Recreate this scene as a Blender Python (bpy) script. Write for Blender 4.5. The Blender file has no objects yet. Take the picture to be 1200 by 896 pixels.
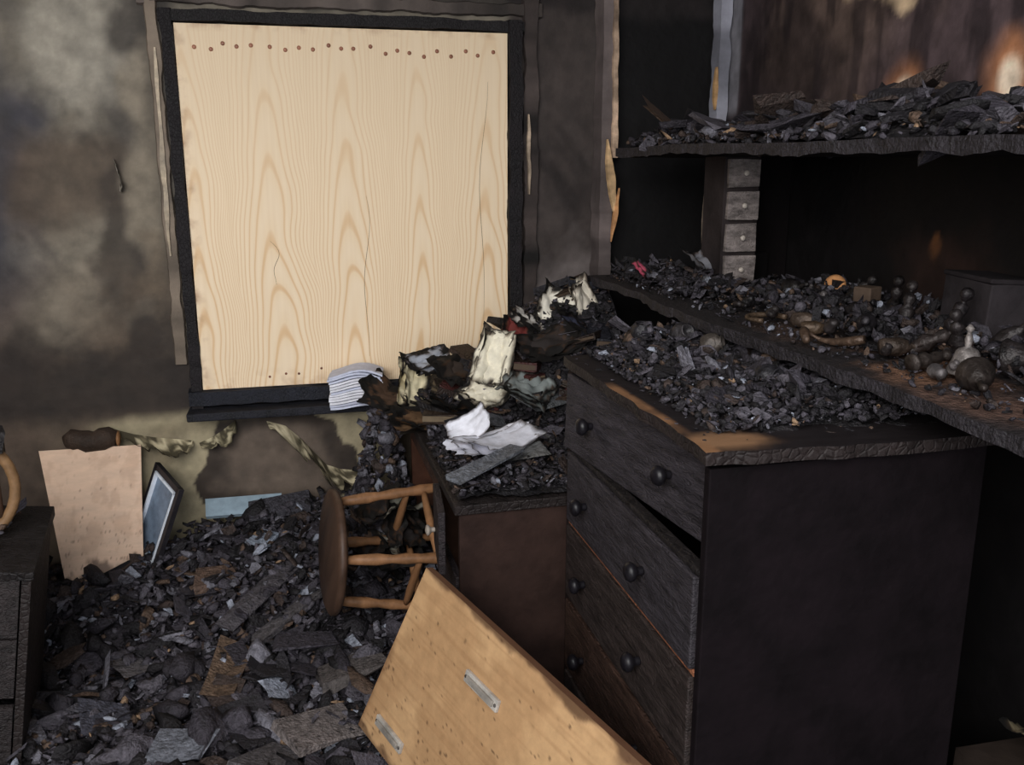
import bpy, math, random, bmesh
import numpy as np
from mathutils import Vector, Matrix, Euler
random.seed(7); rng=np.random.default_rng(7)
D=3.1; XR=1.53
def lin(c):
    c=np.array(c,float)/255.0
    return np.where(c<=0.04045,c/12.92,((c+0.055)/1.055)**2.4)
def S(r,g,b): return tuple(lin((r,g,b)))
# ---------------- numpy noise
def _h(i,j,s): 
    v=np.sin(i*127.1+j*311.7+s*74.7)*43758.5453
    return v-np.floor(v)
def vn(x,y,s=0):
    xi=np.floor(x);yi=np.floor(y);xf=x-xi;yf=y-yi
    u=xf*xf*(3-2*xf);v=yf*yf*(3-2*yf)
    return (_h(xi,yi,s)*(1-u)+_h(xi+1,yi,s)*u)*(1-v)+(_h(xi,yi+1,s)*(1-u)+_h(xi+1,yi+1,s)*u)*v
def fbm(x,y,s=0,o=5):
    x=np.asarray(x,float);y=np.asarray(y,float)
    t=0;a=.5;n=0
    for k in range(o):
        t=t+a*vn(x*2**k+k*3.1,y*2**k-k*1.7,s+k);n+=a;a*=.5
    return t/n
def ss(t): 
    t=np.clip(t,0,1);return t*t*(3-2*t)
def blob(a,b,ca,cb,ra,rb,n,amp=.8,soft=.25):
    d=np.sqrt(((a-ca)/ra)**2+((b-cb)/rb)**2)+(n-.5)*2*amp
    return ss((1+soft-d)/(2*soft))
def mixc(C,c,m): 
    return C*(1-m[...,None])+np.array(c)*m[...,None]
# ---------------- materials
def newmat(name):
    m=bpy.data.materials.new(name);m.use_nodes=True
    nt=m.node_tree;b=nt.nodes['Principled BSDF'];return m,nt,b
def nd(nt,t,**k):
    n=nt.nodes.new(t)
    for a,v in k.items():
        if a in n.inputs: n.inputs[a].default_value=v
        else: setattr(n,a,v)
    return n
def vcmat(name,rough=.8,bump=.3,bscale=60,crack=0,cscale=45,stretch=(1,1,1),var=(.6,1.35),metal=0,vscale=25,spec=.3):
    m,nt,b=newmat(name);L=nt.links.new
    at=nd(nt,'ShaderNodeAttribute',attribute_name='Col')
    tc=nd(nt,'ShaderNodeTexCoord');mp=nd(nt,'ShaderNodeMapping');mp.inputs['Scale'].default_value=stretch
    L(tc.outputs['Object'],mp.inputs['Vector'])
    n1=nd(nt,'ShaderNodeTexNoise',Scale=vscale,Detail=6.0,Roughness=.65);L(mp.outputs[0],n1.inputs['Vector'])
    mr=nd(nt,'ShaderNodeMapRange');mr.inputs['From Min'].default_value=.3;mr.inputs['From Max'].default_value=.7
    mr.inputs['To Min'].default_value=var[0];mr.inputs['To Max'].default_value=var[1];L(n1.outputs['Fac'],mr.inputs['Value'])
    vm=nd(nt,'ShaderNodeVectorMath',operation='SCALE');L(at.outputs['Color'],vm.inputs[0]);L(mr.outputs[0],vm.inputs['Scale'])
    L(vm.outputs[0],b.inputs['Base Color'])
    b.inputs['Metallic'].default_value=metal
    b.inputs['Specular IOR Level'].default_value=spec
    mr2=nd(nt,'ShaderNodeMapRange');mr2.inputs['To Min'].default_value=max(.1,rough-.2);mr2.inputs['To Max'].default_value=min(1,rough+.2)
    L(n1.outputs['Fac'],mr2.inputs['Value']);L(mr2.outputs[0],b.inputs['Roughness'])
    n2=nd(nt,'ShaderNodeTexNoise',Scale=bscale,Detail=5.0);L(mp.outputs[0],n2.inputs['Vector'])
    bp=nd(nt,'ShaderNodeBump',Strength=bump,Distance=.01);L(n2.outputs['Fac'],bp.inputs['Height'])
    last=bp
    if crack:
        vo=nd(nt,'ShaderNodeTexVoronoi',feature='DISTANCE_TO_EDGE');vo.inputs['Scale'].default_value=cscale;L(mp.outputs[0],vo.inputs['Vector'])
        r=nd(nt,'ShaderNodeMapRange');r.inputs['From Max'].default_value=.15;L(vo.outputs['Distance'],r.inputs['Value'])
        b2=nd(nt,'ShaderNodeBump',Strength=crack,Distance=.01);L(r.outputs[0],b2.inputs['Height']);L(bp.outputs[0],b2.inputs['Normal']);last=b2
    L(last.outputs[0],b.inputs['Normal'])
    return m
M_wall=vcmat('soot_plaster',.75,.3,30,vscale=9,var=(.72,1.26))
M_char=vcmat('charred_wood',.62,.35,70,crack=.35,cscale=60,var=(.5,1.6))
M_alli=vcmat('alligator_char',.7,.3,110,crack=.3,cscale=120,stretch=(1,1,.7),var=(.5,1.6))
M_drawer=vcmat('charred_drawer_wood',.6,.45,60,crack=.4,cscale=100,stretch=(1,.35,2.2),var=(.4,1.7),vscale=30)
M_side=vcmat('sooty_side',.8,.3,40,var=(.5,1.5),vscale=8,spec=.12)
M_rub=vcmat('rubble',.66,.9,130,var=(.35,1.7),vscale=60,spec=.4)
M_paper=vcmat('paper',.8,.15,40,var=(.8,1.14),vscale=30)
M_wood=vcmat('singed_wood',.5,.15,40,stretch=(1,.15,1),var=(.45,1.25),vscale=22)
M_ply=vcmat('panel_wood',.55,.12,60,stretch=(.3,1,1),var=(.88,1.1),vscale=35)
M_metal=vcmat('tarnished_metal',.5,.6,60,var=(.2,1.3),vscale=30,metal=.4,spec=.5)
M_knob=vcmat('knob',.4,.1,60)
def pine():
    m,nt,b=newmat('pine_sheathing');L=nt.links.new
    tc=nd(nt,'ShaderNodeTexCoord');sp=nd(nt,'ShaderNodeSeparateXYZ');L(tc.outputs['Object'],sp.inputs[0])
    def M(op,a,b_=None,c=None,clamp=False):
        n=nd(nt,'ShaderNodeMath',operation=op);n.use_clamp=clamp
        for i,v in enumerate((a,b_,c)):
            if v is None: continue
            if isinstance(v,(int,float)): n.inputs[i].default_value=v
            else: L(v,n.inputs[i])
        return n.outputs[0]
    nz=nd(nt,'ShaderNodeTexNoise',Scale=2.2,Detail=2.0);L(tc.outputs['Object'],nz.inputs['Vector'])
    nf=M('SUBTRACT',nz.outputs['Fac'],.5)
    X=M('ADD',M('ADD',sp.outputs['X'],.13),M('MULTIPLY',nf,.10))
    q=M('DIVIDE',X,.235);fl=M('FLOOR',q);fr=M('SUBTRACT',M('FRACT',q),.48)
    xx=M('MULTIPLY',fr,.235);x2=M('MULTIPLY',xx,xx)
    hsh=M('FRACT',M('MULTIPLY',M('ADD',fl,2.7),.377))
    c=M('ADD',95.0,M('MULTIPLY',hsh,70.0))
    par=M('MULTIPLY',x2,c)
    Z=M('ADD',M('ADD',sp.outputs['Z'],M('MULTIPLY',hsh,.5)),M('ADD',par,M('MULTIPLY',nf,.5)))
    w=M('SINE',M('MULTIPLY',Z,30.0))
    r=nd(nt,'ShaderNodeValToRGB');L(M('ADD',M('MULTIPLY',w,.5),.5),r.inputs[0])
    e=r.color_ramp.elements;e[0].position=.0;e[0].color=(*S(243,220,188),1);e[1].position=1.0;e[1].color=(*S(226,190,146),1)
    k=e.new(.8);k.color=(*S(240,215,180),1)
    fade=M('ADD',.25,M('MULTIPLY',M('SUBTRACT',1.95,sp.outputs['Z']),.9),clamp=True)
    mf=nd(nt,'ShaderNodeMix',data_type='RGBA');L(fade,mf.inputs['Factor']);mf.inputs['A'].default_value=(*S(238,214,180),1);L(r.outputs[0],mf.inputs['B'])
    n2=nd(nt,'ShaderNodeTexNoise',Scale=1.0,Detail=5.0);mp=nd(nt,'ShaderNodeMapping');mp.inputs['Scale'].default_value=(90,1,2.5);L(tc.outputs['Object'],mp.inputs[0]);L(mp.outputs[0],n2.inputs['Vector'])
    mx=nd(nt,'ShaderNodeMix',data_type='RGBA',blend_type='MULTIPLY');mx.inputs['Factor'].default_value=.14
    L(mf.outputs['Result'],mx.inputs['A']);rr=nd(nt,'ShaderNodeValToRGB');L(n2.outputs['Fac'],rr.inputs[0])
    rr.color_ramp.elements[0].position=.3;rr.color_ramp.elements[0].color=(.72,.62,.5,1);rr.color_ramp.elements[1].position=.6;rr.color_ramp.elements[1].color=(1,1,1,1)
    L(rr.outputs[0],mx.inputs['B'])
    n3=nd(nt,'ShaderNodeTexNoise',Scale=24.0,Detail=4.0);L(tc.outputs['Object'],n3.inputs['Vector'])
    lowm=M('MULTIPLY',M('SUBTRACT',.83,sp.outputs['Z']),9.0,clamp=True)
    # scorch creeping in from left and top edges
    le=M('MULTIPLY',M('SUBTRACT',-.235,sp.outputs['X']),22.0,clamp=True);te=M('MULTIPLY',M('SUBTRACT',sp.outputs['Z'],1.865),25.0,clamp=True)
    em=M('MAXIMUM',M('MAXIMUM',le,te),lowm)
    low=M('MULTIPLY',em,M('MULTIPLY',M('SUBTRACT',n3.outputs['Fac'],.46),3.5,clamp=True),clamp=True)
    m2=nd(nt,'ShaderNodeMix',data_type='RGBA');L(low,m2.inputs['Factor']);L(mx.outputs['Result'],m2.inputs['A']);m2.inputs['B'].default_value=(*S(165,122,88),1)
    L(m2.outputs['Result'],b.inputs['Base Color']);b.inputs['Roughness'].default_value=.65
    return m
M_pine=pine()
# ---------------- builder
_bm=bmesh.new();bmesh.ops.create_icosphere(_bm,subdivisions=1,radius=.5)
ICO_V=np.array([v.co[:] for v in _bm.verts]);ICO_F=[tuple(v.index for v in f.verts) for f in _bm.faces];_bm.free()
class B:
    def __init__(s,name): s.name=name;s.v=[];s.f=[];s.mi=[];s.c=[];s.mats=[];s.sm=[]
    def add(s,V,F,mat,col=(.5,.5,.5),M=None,smooth=False):
        o=len(s.v)
        if M is not None: V=[M@Vector(p) for p in V]
        s.v.extend([tuple(p) for p in V])
        col=np.asarray(col,float)
        if col.ndim==1: col=np.tile(col[:3],(len(V),1))
        s.c.extend(col.tolist())
        if mat not in s.mats: s.mats.append(mat)
        k=s.mats.index(mat)
        for f in F: s.f.append([i+o for i in f]);s.mi.append(k);s.sm.append(smooth)
    def box(s,c,sz,mat,col,rot=(0,0,0),jit=0,M=None):
        h=[x/2 for x in sz];R=Euler([math.radians(a) for a in rot]).to_matrix()
        V=[]
        for x in(-1,1):
            for y in(-1,1):
                for z in(-1,1):
                    p=Vector((x*h[0]+random.uniform(-jit,jit),y*h[1]+random.uniform(-jit,jit),z*h[2]+random.uniform(-jit,jit)))
                    V.append(R@p+Vector(c))
        F=[(0,1,3,2),(4,6,7,5),(0,4,5,1),(2,3,7,6),(0,2,6,4),(1,5,7,3)]
        s.add(V,F,mat,col,M)
    def lathe(s,prof,mat,col,M,seg=20):
        V=[];F=[]
        for r,z in prof:
            for k in range(seg):
                a=2*math.pi*k/seg;V.append((r*math.cos(a),r*math.sin(a),z))
        n=len(prof)
        for i in range(n-1):
            for k in range(seg):
                k2=(k+1)%seg;F.append((i*seg+k,i*seg+k2,(i+1)*seg+k2,(i+1)*seg+k))
        F.append(list(range(seg))[::-1]);F.append([(n-1)*seg+k for k in range(seg)])
        s.add(V,F,mat,col,M,True)
    def tube(s,pts,rad,mat,col,seg=10):
        pts=[Vector(p) for p in pts];V=[];F=[]
        if not hasattr(rad,'__len__'): rad=[rad]*len(pts)
        for i,p in enumerate(pts):
            t=(pts[min(i+1,len(pts)-1)]-pts[max(i-1,0)]).normalized()
            a=t.orthogonal().normalized() if i==0 else (a-t*a.dot(t)).normalized()
            b=t.cross(a)
            for k in range(seg):
                q=2*math.pi*k/seg;V.append(p+(a*math.cos(q)+b*math.sin(q))*rad[i])
        for i in range(len(pts)-1):
            for k in range(seg):
                k2=(k+1)%seg;F.append((i*seg+k,i*seg+k2,(i+1)*seg+k2,(i+1)*seg+k))
        F.append(list(range(seg))[::-1]);F.append([(len(pts)-1)*seg+k for k in range(seg)])
        s.add(V,F,mat,col,None,True)
    def sheet(s,w,h,mat,M,col,curl=0,amp=.01,n=16,burn=.5,seed=0,bend=0,black=(20,17,15)):
        u=np.linspace(-.5,.5,n);U,Vv=np.meshgrid(u,u,indexing='ij')
        nz=fbm(U*3+seed,Vv*3-seed,seed)
        Z=curl*(U*2)**2+bend*(Vv*2)**3+(nz-.5)*2*amp
        e=np.minimum(.5-abs(U),.5-abs(Vv))*2
        n2=fbm(U*5+seed*2,Vv*5,seed+9)
        m=ss((burn*.6+(n2-.5)*1.6*burn-e)/.15+.3) if burn>0 else np.zeros_like(U)
        X=U*w+(n2-.5)*.25*w*(e<.15);Y=Vv*h+(nz-.5)*.25*h*(e<.15)
        C=np.tile(np.array(col),(n,n,1));C=mixc(C,S(120,80,45),np.clip(m*1.3,0,1)*.7);C=mixc(C,S(*black),m)
        V=np.stack([X,Y,Z],-1).reshape(-1,3)
        F=[(i*n+j,(i+1)*n+j,(i+1)*n+j+1,i*n+j+1) for i in range(n-1) for j in range(n-1)]
        s.add([Vector(p) for p in V],F,mat,C.reshape(-1,3),M,True)
    def rubble(s,pos,size,mat,cols,flat=.35,tilt=.6,lump=.5):
        n=len(pos)
        tb=np.array([(x,y,z) for x in(-1,1) for y in(-1,1) for z in(-1,1)],float)*.5
        fb=[(0,1,3,2),(4,6,7,5),(0,4,5,1),(2,3,7,6),(0,2,6,4),(1,5,7,3)]
        a=np.arange(6)*math.pi/3
        th=np.concatenate([np.stack([np.cos(a),np.sin(a),-np.ones(6)*.8],1),np.stack([np.cos(a),np.sin(a),np.ones(6)*.8],1)])*.55
        fh=[tuple(range(6))[::-1],tuple(range(6,12))]+[(i,(i+1)%6,6+(i+1)%6,6+i) for i in range(6)]
        for i in range(n):
            q=rng.random();L=q<lump
            if L: T,F,j=ICO_V,ICO_F,.17
            elif q<lump+(1-lump)/2: T,F,j=tb,fb,.2
            else: T,F,j=th,fh,.22
            fl=flat*rng.uniform(.4,1.6)*(1.5 if L else .6)
            sc=size[i]*np.array([rng.uniform(.7,1.8),rng.uniform(.45,1.0),fl])
            V=(T+rng.uniform(-j,j,T.shape))*sc
            R=np.array(Euler((rng.normal(0,tilt),rng.normal(0,tilt),rng.uniform(0,6.28))).to_matrix())
            V=V@R.T+pos[i]
            s.add(V,F,mat,cols[i],None,bool(L))
    def build(s,bevel=0,matrix=None,parent=None):
        me=bpy.data.meshes.new(s.name);me.from_pydata(s.v,[],s.f)
        for m in s.mats: me.materials.append(m)
        me.polygons.foreach_set('material_index',s.mi);me.polygons.foreach_set('use_smooth',s.sm)
        ca=me.color_attributes.new('Col','FLOAT_COLOR','POINT')
        arr=np.ones((len(s.v),4));arr[:,:3]=np.array(s.c);ca.data.foreach_set('color',arr.ravel())
        me.update();ob=bpy.data.objects.new(s.name,me);bpy.context.scene.collection.objects.link(ob)
        if bevel:
            b=ob.modifiers.new('bevel','BEVEL');b.width=bevel;b.segments=2;b.limit_method='ANGLE'
        if matrix is not None: ob.matrix_world=matrix
        if parent: ob.parent=parent
        return ob
def TR(loc,rot=(0,0,0),sc=1): return Matrix.Translation(loc)@Euler([math.radians(a) for a in rot]).to_matrix().to_4x4()@Matrix.Scale(sc,4)
def grid(name,P0,ua,ub,wa,wb,na,nb,colf,disp,mat,flip=False):
    a=np.linspace(0,wa,na);b=np.linspace(0,wb,nb);A,Bb=np.meshgrid(a,b,indexing='ij')
    ua=np.array(ua,float);ub=np.array(ub,float);nn=np.cross(ua,ub)
    P=np.array(P0,float)+A[...,None]*ua+Bb[...,None]*ub
    C=colf(P);P=P+disp(P)[...,None]*nn
    me=bpy.data.meshes.new(name)
    idx=np.arange(na*nb).reshape(na,nb)
    F=np.stack([idx[:-1,:-1],idx[1:,:-1],idx[1:,1:],idx[:-1,1:]],-1).reshape(-1,4)
    me.from_pydata(P.reshape(-1,3).tolist(),[],F.tolist());me.materials.append(mat)
    me.polygons.foreach_set('use_smooth',[True]*len(F))
    ca=me.color_attributes.new('Col','FLOAT_COLOR','POINT')
    arr=np.ones((na*nb,4));arr[:,:3]=np.clip(C,0.002,1).reshape(-1,3);ca.data.foreach_set('color',arr.ravel())
    ob=bpy.data.objects.new(name,me);bpy.context.scene.collection.objects.link(ob);return ob
# ---------------- room
def col_back(P):
    x=P[...,0];z=P[...,2]
    n=fbm(x*3,z*3,1);n2=fbm(x*7+4,z*7,5);n3=fbm(x*2+9,z*1.5,11);nf=fbm(x*30,z*30,3)
    sm=fbm((x+z*.6)*5,(z-x*.6)*1.6,15)
    C=np.tile(np.array(S(124,116,103)),x.shape+(1,))
    C=mixc(C,S(60,56,55),ss((sm-.50)*6)*.7)
    C=mixc(C,S(62,60,65),ss((-.66-x)/.2+ (n-.5)*2.4))
    C=mixc(C,S(156,149,136),blob(x,z,-.56,1.83,.13,.2,n2,.8,.4)*.9)
    C=mixc(C,S(82,69,58),blob(x,z,-.64,1.45,.22,.2,n,.9,.35)*.8)
    C=mixc(C,S(54,47,42),blob(x,z,-.45,1.27,.10,.3,n2,1.2,.4)*.8)
    C=mixc(C,S(146,135,118),blob(x,z,-.38,1.52,.06,.3,n2,1.0,.5)*.7)
    C=mixc(C,S(84,70,58),ss((1.25-z)/.35+(n-.5)*1.5)*.85)
    C=mixc(C,S(110,96,80),blob(x,z,-.36,1.05,.07,.16,n2,1.1,.4)*.7)
    C=mixc(C,S(34,29,28),ss((1.02-z)/.15+(n2-.5)*2.5)*ss((z-.64)/.08)*ss((-.2-x)/.2+.5)*.8)
    C=mixc(C,S(36,31,30),ss((x+.40)/.05+(n2-.5)*1.4)*ss((-.25-x)/.05)*ss((z-.6)/.1)*.4)
    low=ss((.70-z)/.05+(n2-.5)*1.2)
    C=mixc(C,S(152,141,115),low*ss((x+.68)/.1+(n-.5)*2)*ss((.42-x)/.15))
    C=mixc(C,S(96,84,68),low*ss((n2-.5)*5)*.5)
    ed=np.sqrt(((x+.05)/.22)**2+((z-.47)/.2)**2)+(n2-.5)*.7
    C=mixc(C,S(54,46,40),ss((1.1-ed)/.05)*low)
    C=mixc(C,S(94,82,72),ss((.9-ed)/.3)*low)
    C=mixc(C,S(160,150,128),blob(x,z,-.30,.97,.03,.07,n2,.9,.3))
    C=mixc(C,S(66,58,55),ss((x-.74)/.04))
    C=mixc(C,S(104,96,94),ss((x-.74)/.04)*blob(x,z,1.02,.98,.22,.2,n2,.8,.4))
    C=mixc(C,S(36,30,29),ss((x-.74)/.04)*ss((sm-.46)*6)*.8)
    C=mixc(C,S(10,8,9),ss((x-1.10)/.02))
    C=mixc(C,S(34,29,29),ss((z-1.93)/.05+(n2-.5)*1.5)*ss((x+.4)/.1)*.85)
    return C*(.7+.6*nf[...,None])
def disp_back(P):
    x=P[...,0];z=P[...,2];return (fbm(x*4,z*4,8)-.5)*.012
grid('wall_back',(-1.9,D,0),(1,0,0),(0,0,1),3.46,2.45,430,310,col_back,disp_back,M_wall)
def col_right(P):
    y=P[...,1];z=P[...,2];n=fbm(y*3,z*3,31);n2=fbm(y*8,z*8,33);nf=fbm(y*30,z*30,35)
    st=fbm(y*16,z*3,38)
    C=np.tile(np.array(S(82,68,70)),y.shape+(1,))
    C=mixc(C,S(108,90,80),blob(y,z,2.5,1.93,.35,.2,n,1,.4)*.7)
    C=mixc(C,S(34,27,30),ss((st-.50)*7)*.65)
    C=mixc(C,S(34,27,30),blob(y,z,2.7,1.75,.25,.2,n2,1,.4)*.7)
    C=mixc(C,S(200,174,142),blob(y,z,2.22,1.965,.22,.085,n2,1.0,.25))
    C=mixc(C,S(30,23,25),ss((1.70-z)/.10+(n2-.5)*1.8)*.75)
    for (a,b,r) in ((2.1,1.65,.045),(1.75,1.665,.04)):  # warm glow spots painted into the wall colour, pale core in orange halo
        C=mixc(C,S(200,135,92),blob(y,z,a,b,r*1.5,r*1.7,n2,.5,.7)*.8)
        C=mixc(C,S(255,232,205),blob(y,z,a,b,r*.8,r*.95,n2,.3,.5))
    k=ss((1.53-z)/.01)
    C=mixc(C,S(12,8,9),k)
    C=mixc(C,S(130,84,48),k*blob(y,z,1.92,1.30,.025,.05,n2,1.2,.3)*.8)
    C=mixc(C,S(50,32,26),k*blob(y,z,1.9,1.24,.15,.1,n2,.9,.5)*.6)
    C=mixc(C,S(130,128,134),ss((y-2.97)/.02)*ss((z-1.62)/.05+(n2-.5)))
    return C*(.6+.8*nf[...,None])
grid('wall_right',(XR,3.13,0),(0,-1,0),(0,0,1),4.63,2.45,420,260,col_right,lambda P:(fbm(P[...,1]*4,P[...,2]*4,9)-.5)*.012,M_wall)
plain=lambda c:(lambda P: np.tile(np.array(S(*c)),P.shape[:-1]+(1,))*(.6+.8*fbm(P[...,0]*4+P[...,1]*3,P[...,2]*4+P[...,1],3)[...,None]))
z0=lambda P:P[...,0]*0
grid('wall_left',(-1.9,-1.5,0),(0,1,0),(0,0,1),4.6,2.45,90,60,plain((80,75,72)),z0,M_wall)
grid('floor',(-1.9,-1.5,0),(1,0,0),(0,1,0),3.43,4.6,60,80,plain((45,40,38)),z0,M_wall)
grid('ceiling',(-1.9,3.1,2.45),(1,0,0),(0,-1,0),3.43,2.3,60,60,plain((45,40,38)),z0,M_wall)
# ---------------- window
BX0,BX1,BZ0,BZ1=-.272,.75,.765,1.89
blk=S(24,20,22)
par=bpy.data.objects.new('window_1',None);bpy.context.scene.collection.objects.link(par)
b=B('window_frame')
def charstrip(b,p0,p1,w,t,mat,col,seed,n=40,rag=.22,cv=.0,taper=0):
    p0=Vector(p0);p1=Vector(p1);d=(p1-p0).normalized();sd=Vector((d.z,0,-d.x));L=(p1-p0).length
    V=[];F=[];C=[]
    for i in range(n):
        k=i/(n-1);p=p0.lerp(p1,k);tp=1-taper*abs(2*k-1)**1.5
        a1=float(fbm(np.array(k*L*14),np.array(seed*2.3),seed,4))-.5;a2=float(fbm(np.array(k*L*14),np.array(seed*5.1),seed+3,4))-.5
        w1=w/2*(1+rag*3*a1)*tp;w2=w/2*(1+rag*3*a2)*tp;tt=t*(1+.3*a1)
        V+= [p-sd*w1,p-sd*w1*.8+Vector((0,-tt,0)),p+sd*w2*.8+Vector((0,-tt,0)),p+sd*w2]
        f=1
        if cv: f=max(.12,1+cv*5*(float(fbm(np.array(k*L*9),np.array(seed*1.7),seed,4))-.5))
        C+=[np.array(col)*f]*4
    for i in range(n-1):
        for j in range(4):
            j2=(j+1)%4;F.append((i*4+j,i*4+j2,(i+1)*4+j2,(i+1)*4+j))
    F.append((3,2,1,0));F.append(((n-1)*4,(n-1)*4+1,(n-1)*4+2,(n-1)*4+3))
    b.add(V,F,mat,np.array(C))
yb=D-.004
charstrip(b,(BX0-.020,yb,.70),(BX0-.020,yb,1.93),.042,.035,M_alli,blk,1,90)
charstrip(b,(BX1+.026,yb,.72),(BX1+.026,yb,1.93),.054,.04,M_alli,blk,2,90)
charstrip(b,(BX0-.043,yb,1.912),(BX1+.055,yb,1.912),.04,.035,M_alli,S(28,25,26),3,90)
charstrip(b,(BX0-.045,yb,.738),(BX1+.055,yb,.738),.06,.045,M_alli,S(28,29,36),4,90)
charstrip(b,(BX0-.062,yb,.85),(BX0-.062,yb,2.05),.038,.012,M_wall,S(112,100,88),5,140,.4,.5)
charstrip(b,(BX0-.066,yb,1.20),(BX0-.06,yb,1.82),.018,.020,M_wood,S(196,178,152),6,80,.6,.4,.6)
charstrip(b,(BX1+.082,yb,.95),(BX1+.082,yb,2.05),.055,.018,M_wall,S(66,57,54),7,140,.4,.5)
charstrip(b,(BX1+.076,yb,1.38),(BX1+.072,yb,1.64),.016,.030,M_wood,S(175,155,134),8,40,.6,.4,.7)
charstrip(b,(BX0-.10,yb,1.965),(BX1+.12,yb,1.965),.045,.012,M_wall,S(84,75,70),9,140,.4,.5)
b.build(parent=par)
b=B('window_sill');b.box((.24,D-.05,.693),(1.12,.12,.028),M_alli,S(28,28,34),jit=.004);b.build(.004,parent=par)
b=B('plywood_board');b.box(((BX0+BX1)/2,D-.02,(BZ0+BZ1)/2),(BX1-BX0,.018,BZ1-BZ0),M_pine,(1,1,1))
for i in range(22):
    x=BX0+.05+i*.044+random.uniform(-.008,.008);z=1.835+random.uniform(-.02,.008)-i*.0004
    b.lathe([(.0,0),(.0065,.0),(.0065,.002),(.003,.003)],M_knob,S(160,108,84),TR((x,D-.0285,z),(90,0,0)),10)
for k in range(6):
    b.lathe([(.0,0),(.004,.0),(.004,.002),(.002,.003)],M_knob,S(120,70,50),TR((random.uniform(BX0+.05,BX1-.05),D-.0285,.79+random.uniform(0,.03)),(90,0,0)),10)
for (x0,za,zb,s) in ((.665,.95,1.74,1),(.27,.85,1.38,2),(-.02,1.1,1.24,3)):
    pts=[(x0+.02*math.sin(i*.5+s)*(i/14),D-.0292,za+(zb-za)*i/14) for i in range(15)]
    b.tube(pts,[.0003+.0004*math.sin(math.pi*i/14) for i in range(15)],M_side,S(90,60,40),6)
b.build(parent=par)
# ---------------- corner posts
b=B('trim_1')
charstrip(b,(1.085,D-.004,.6),(1.085,D-.004,2.4),.055,.07,M_wall,S(96,86,84),11,160,.2,.5)
charstrip(b,(1.112,D-.07,1.5),(1.10,D-.07,2.2),.02,.010,M_wood,S(190,162,138),12,90,.5,.4)
charstrip(b,(1.115,D-.08,1.30),(1.080,D-.08,1.56),.030,.012,M_wood,S(205,170,128),15,40,.5,.4,.9)
charstrip(b,(1.10,D-.085,1.22),(1.125,D-.085,1.40),.020,.010,M_wood,S(180,132,90),16,30,.5,.4,.9)
b.build()
b=B('trim_2')
charstrip(b,(1.50,D-.02,1.55),(1.50,D-.02,2.4),.05,.05,M_wall,S(140,140,150),13,100,.2,.3)
charstrip(b,(1.475,D-.06,1.66),(1.475,D-.06,1.8),.02,.01,M_wood,S(190,150,105),14,30,.4,.4,.8)
charstrip(b,(1.475,D-.02,1.2),(1.485,D-.02,1.45),.022,.02,M_wood,S(170,152,134),15,30,.4,.4,.6)
b.build()
# ---------------- chest of drawers
ck=S(30,27,30)
cx0,cx1,cy0,cy1,ct=.64,1.16,1.27,2.02,1.05
b=B('chest_of_drawers')
sidec=S(17,11,14)
b.box(((cx0+cx1)/2,cy0+.01,.51),(cx1-cx0,.02,1.02),M_side,sidec)
b.box(((cx0+cx1)/2,cy1-.01,.51),(cx1-cx0,.02,1.02),M_side,S(32,24,22))
b.box((cx1-.008,(cy0+cy1)/2,.51),(.016,cy1-cy0-.04,1.02),M_side,sidec)
n=40
V=[];C=[]
for i in range(n):
    for j in range(n):
        u=i/(n-1);v=j/(n-1)
        x=cx0-.012+(cx1-cx0+.02)*u;y=cy0-.02+(cy1-cy0+.035)*v
        x+=.010*(vn(np.array(v*14),np.array(1.),43)-.5)*(u<.01);y+=.010*(vn(np.array(u*14),np.array(2.),44)-.5)*(v<.01)
        V.append((float(x),float(y),ct+.004*math.sin(7*x+3*y)))
Vn=np.array(V);f1=fbm(Vn[:,0]*9,Vn[:,1]*9,41);f2=fbm(Vn[:,0]*22,Vn[:,1]*22,42)
mk=blob(Vn[:,0],Vn[:,1],.70,1.31,.085,.045,f1,1.0,.4)
C=mixc(np.tile(np.array(S(32,27,28)),(n*n,1)),S(138,104,76),mk)
edge=((Vn[:,0]<cx0+.003)&(Vn[:,1]<1.75)).astype(float)*np.clip(f2*2.4-.6,0,1)
C=mixc(C,S(140,102,72),edge)
F=[(i*n+j,(i+1)*n+j,(i+1)*n+j+1,i*n+j+1) for i in range(n-1) for j in range(n-1)]
b.add(V,F,M_ply,C)
b.add([(x,y,z-.022) for x,y,z in V],[f[::-1] for f in F],M_char,S(24,20,20))
bd=[i*n for i in range(n)]+[(n-1)*n+j for j in range(1,n)]+[i*n+n-1 for i in range(n-2,-1,-1)]+[j for j in range(n-2,0,-1)]
V2=[V[i] for i in bd]+[(V[i][0],V[i][1],V[i][2]-.022) for i in bd];q=len(bd)
b.add(V2,[(k,(k+1)%q,q+(k+1)%q,q+k) for k in range(q)],M_char,S(34,27,26))
rows=[(.835,1.015),(.65,.825),(.455,.64),(.26,.445),(.07,.25)]
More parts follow.
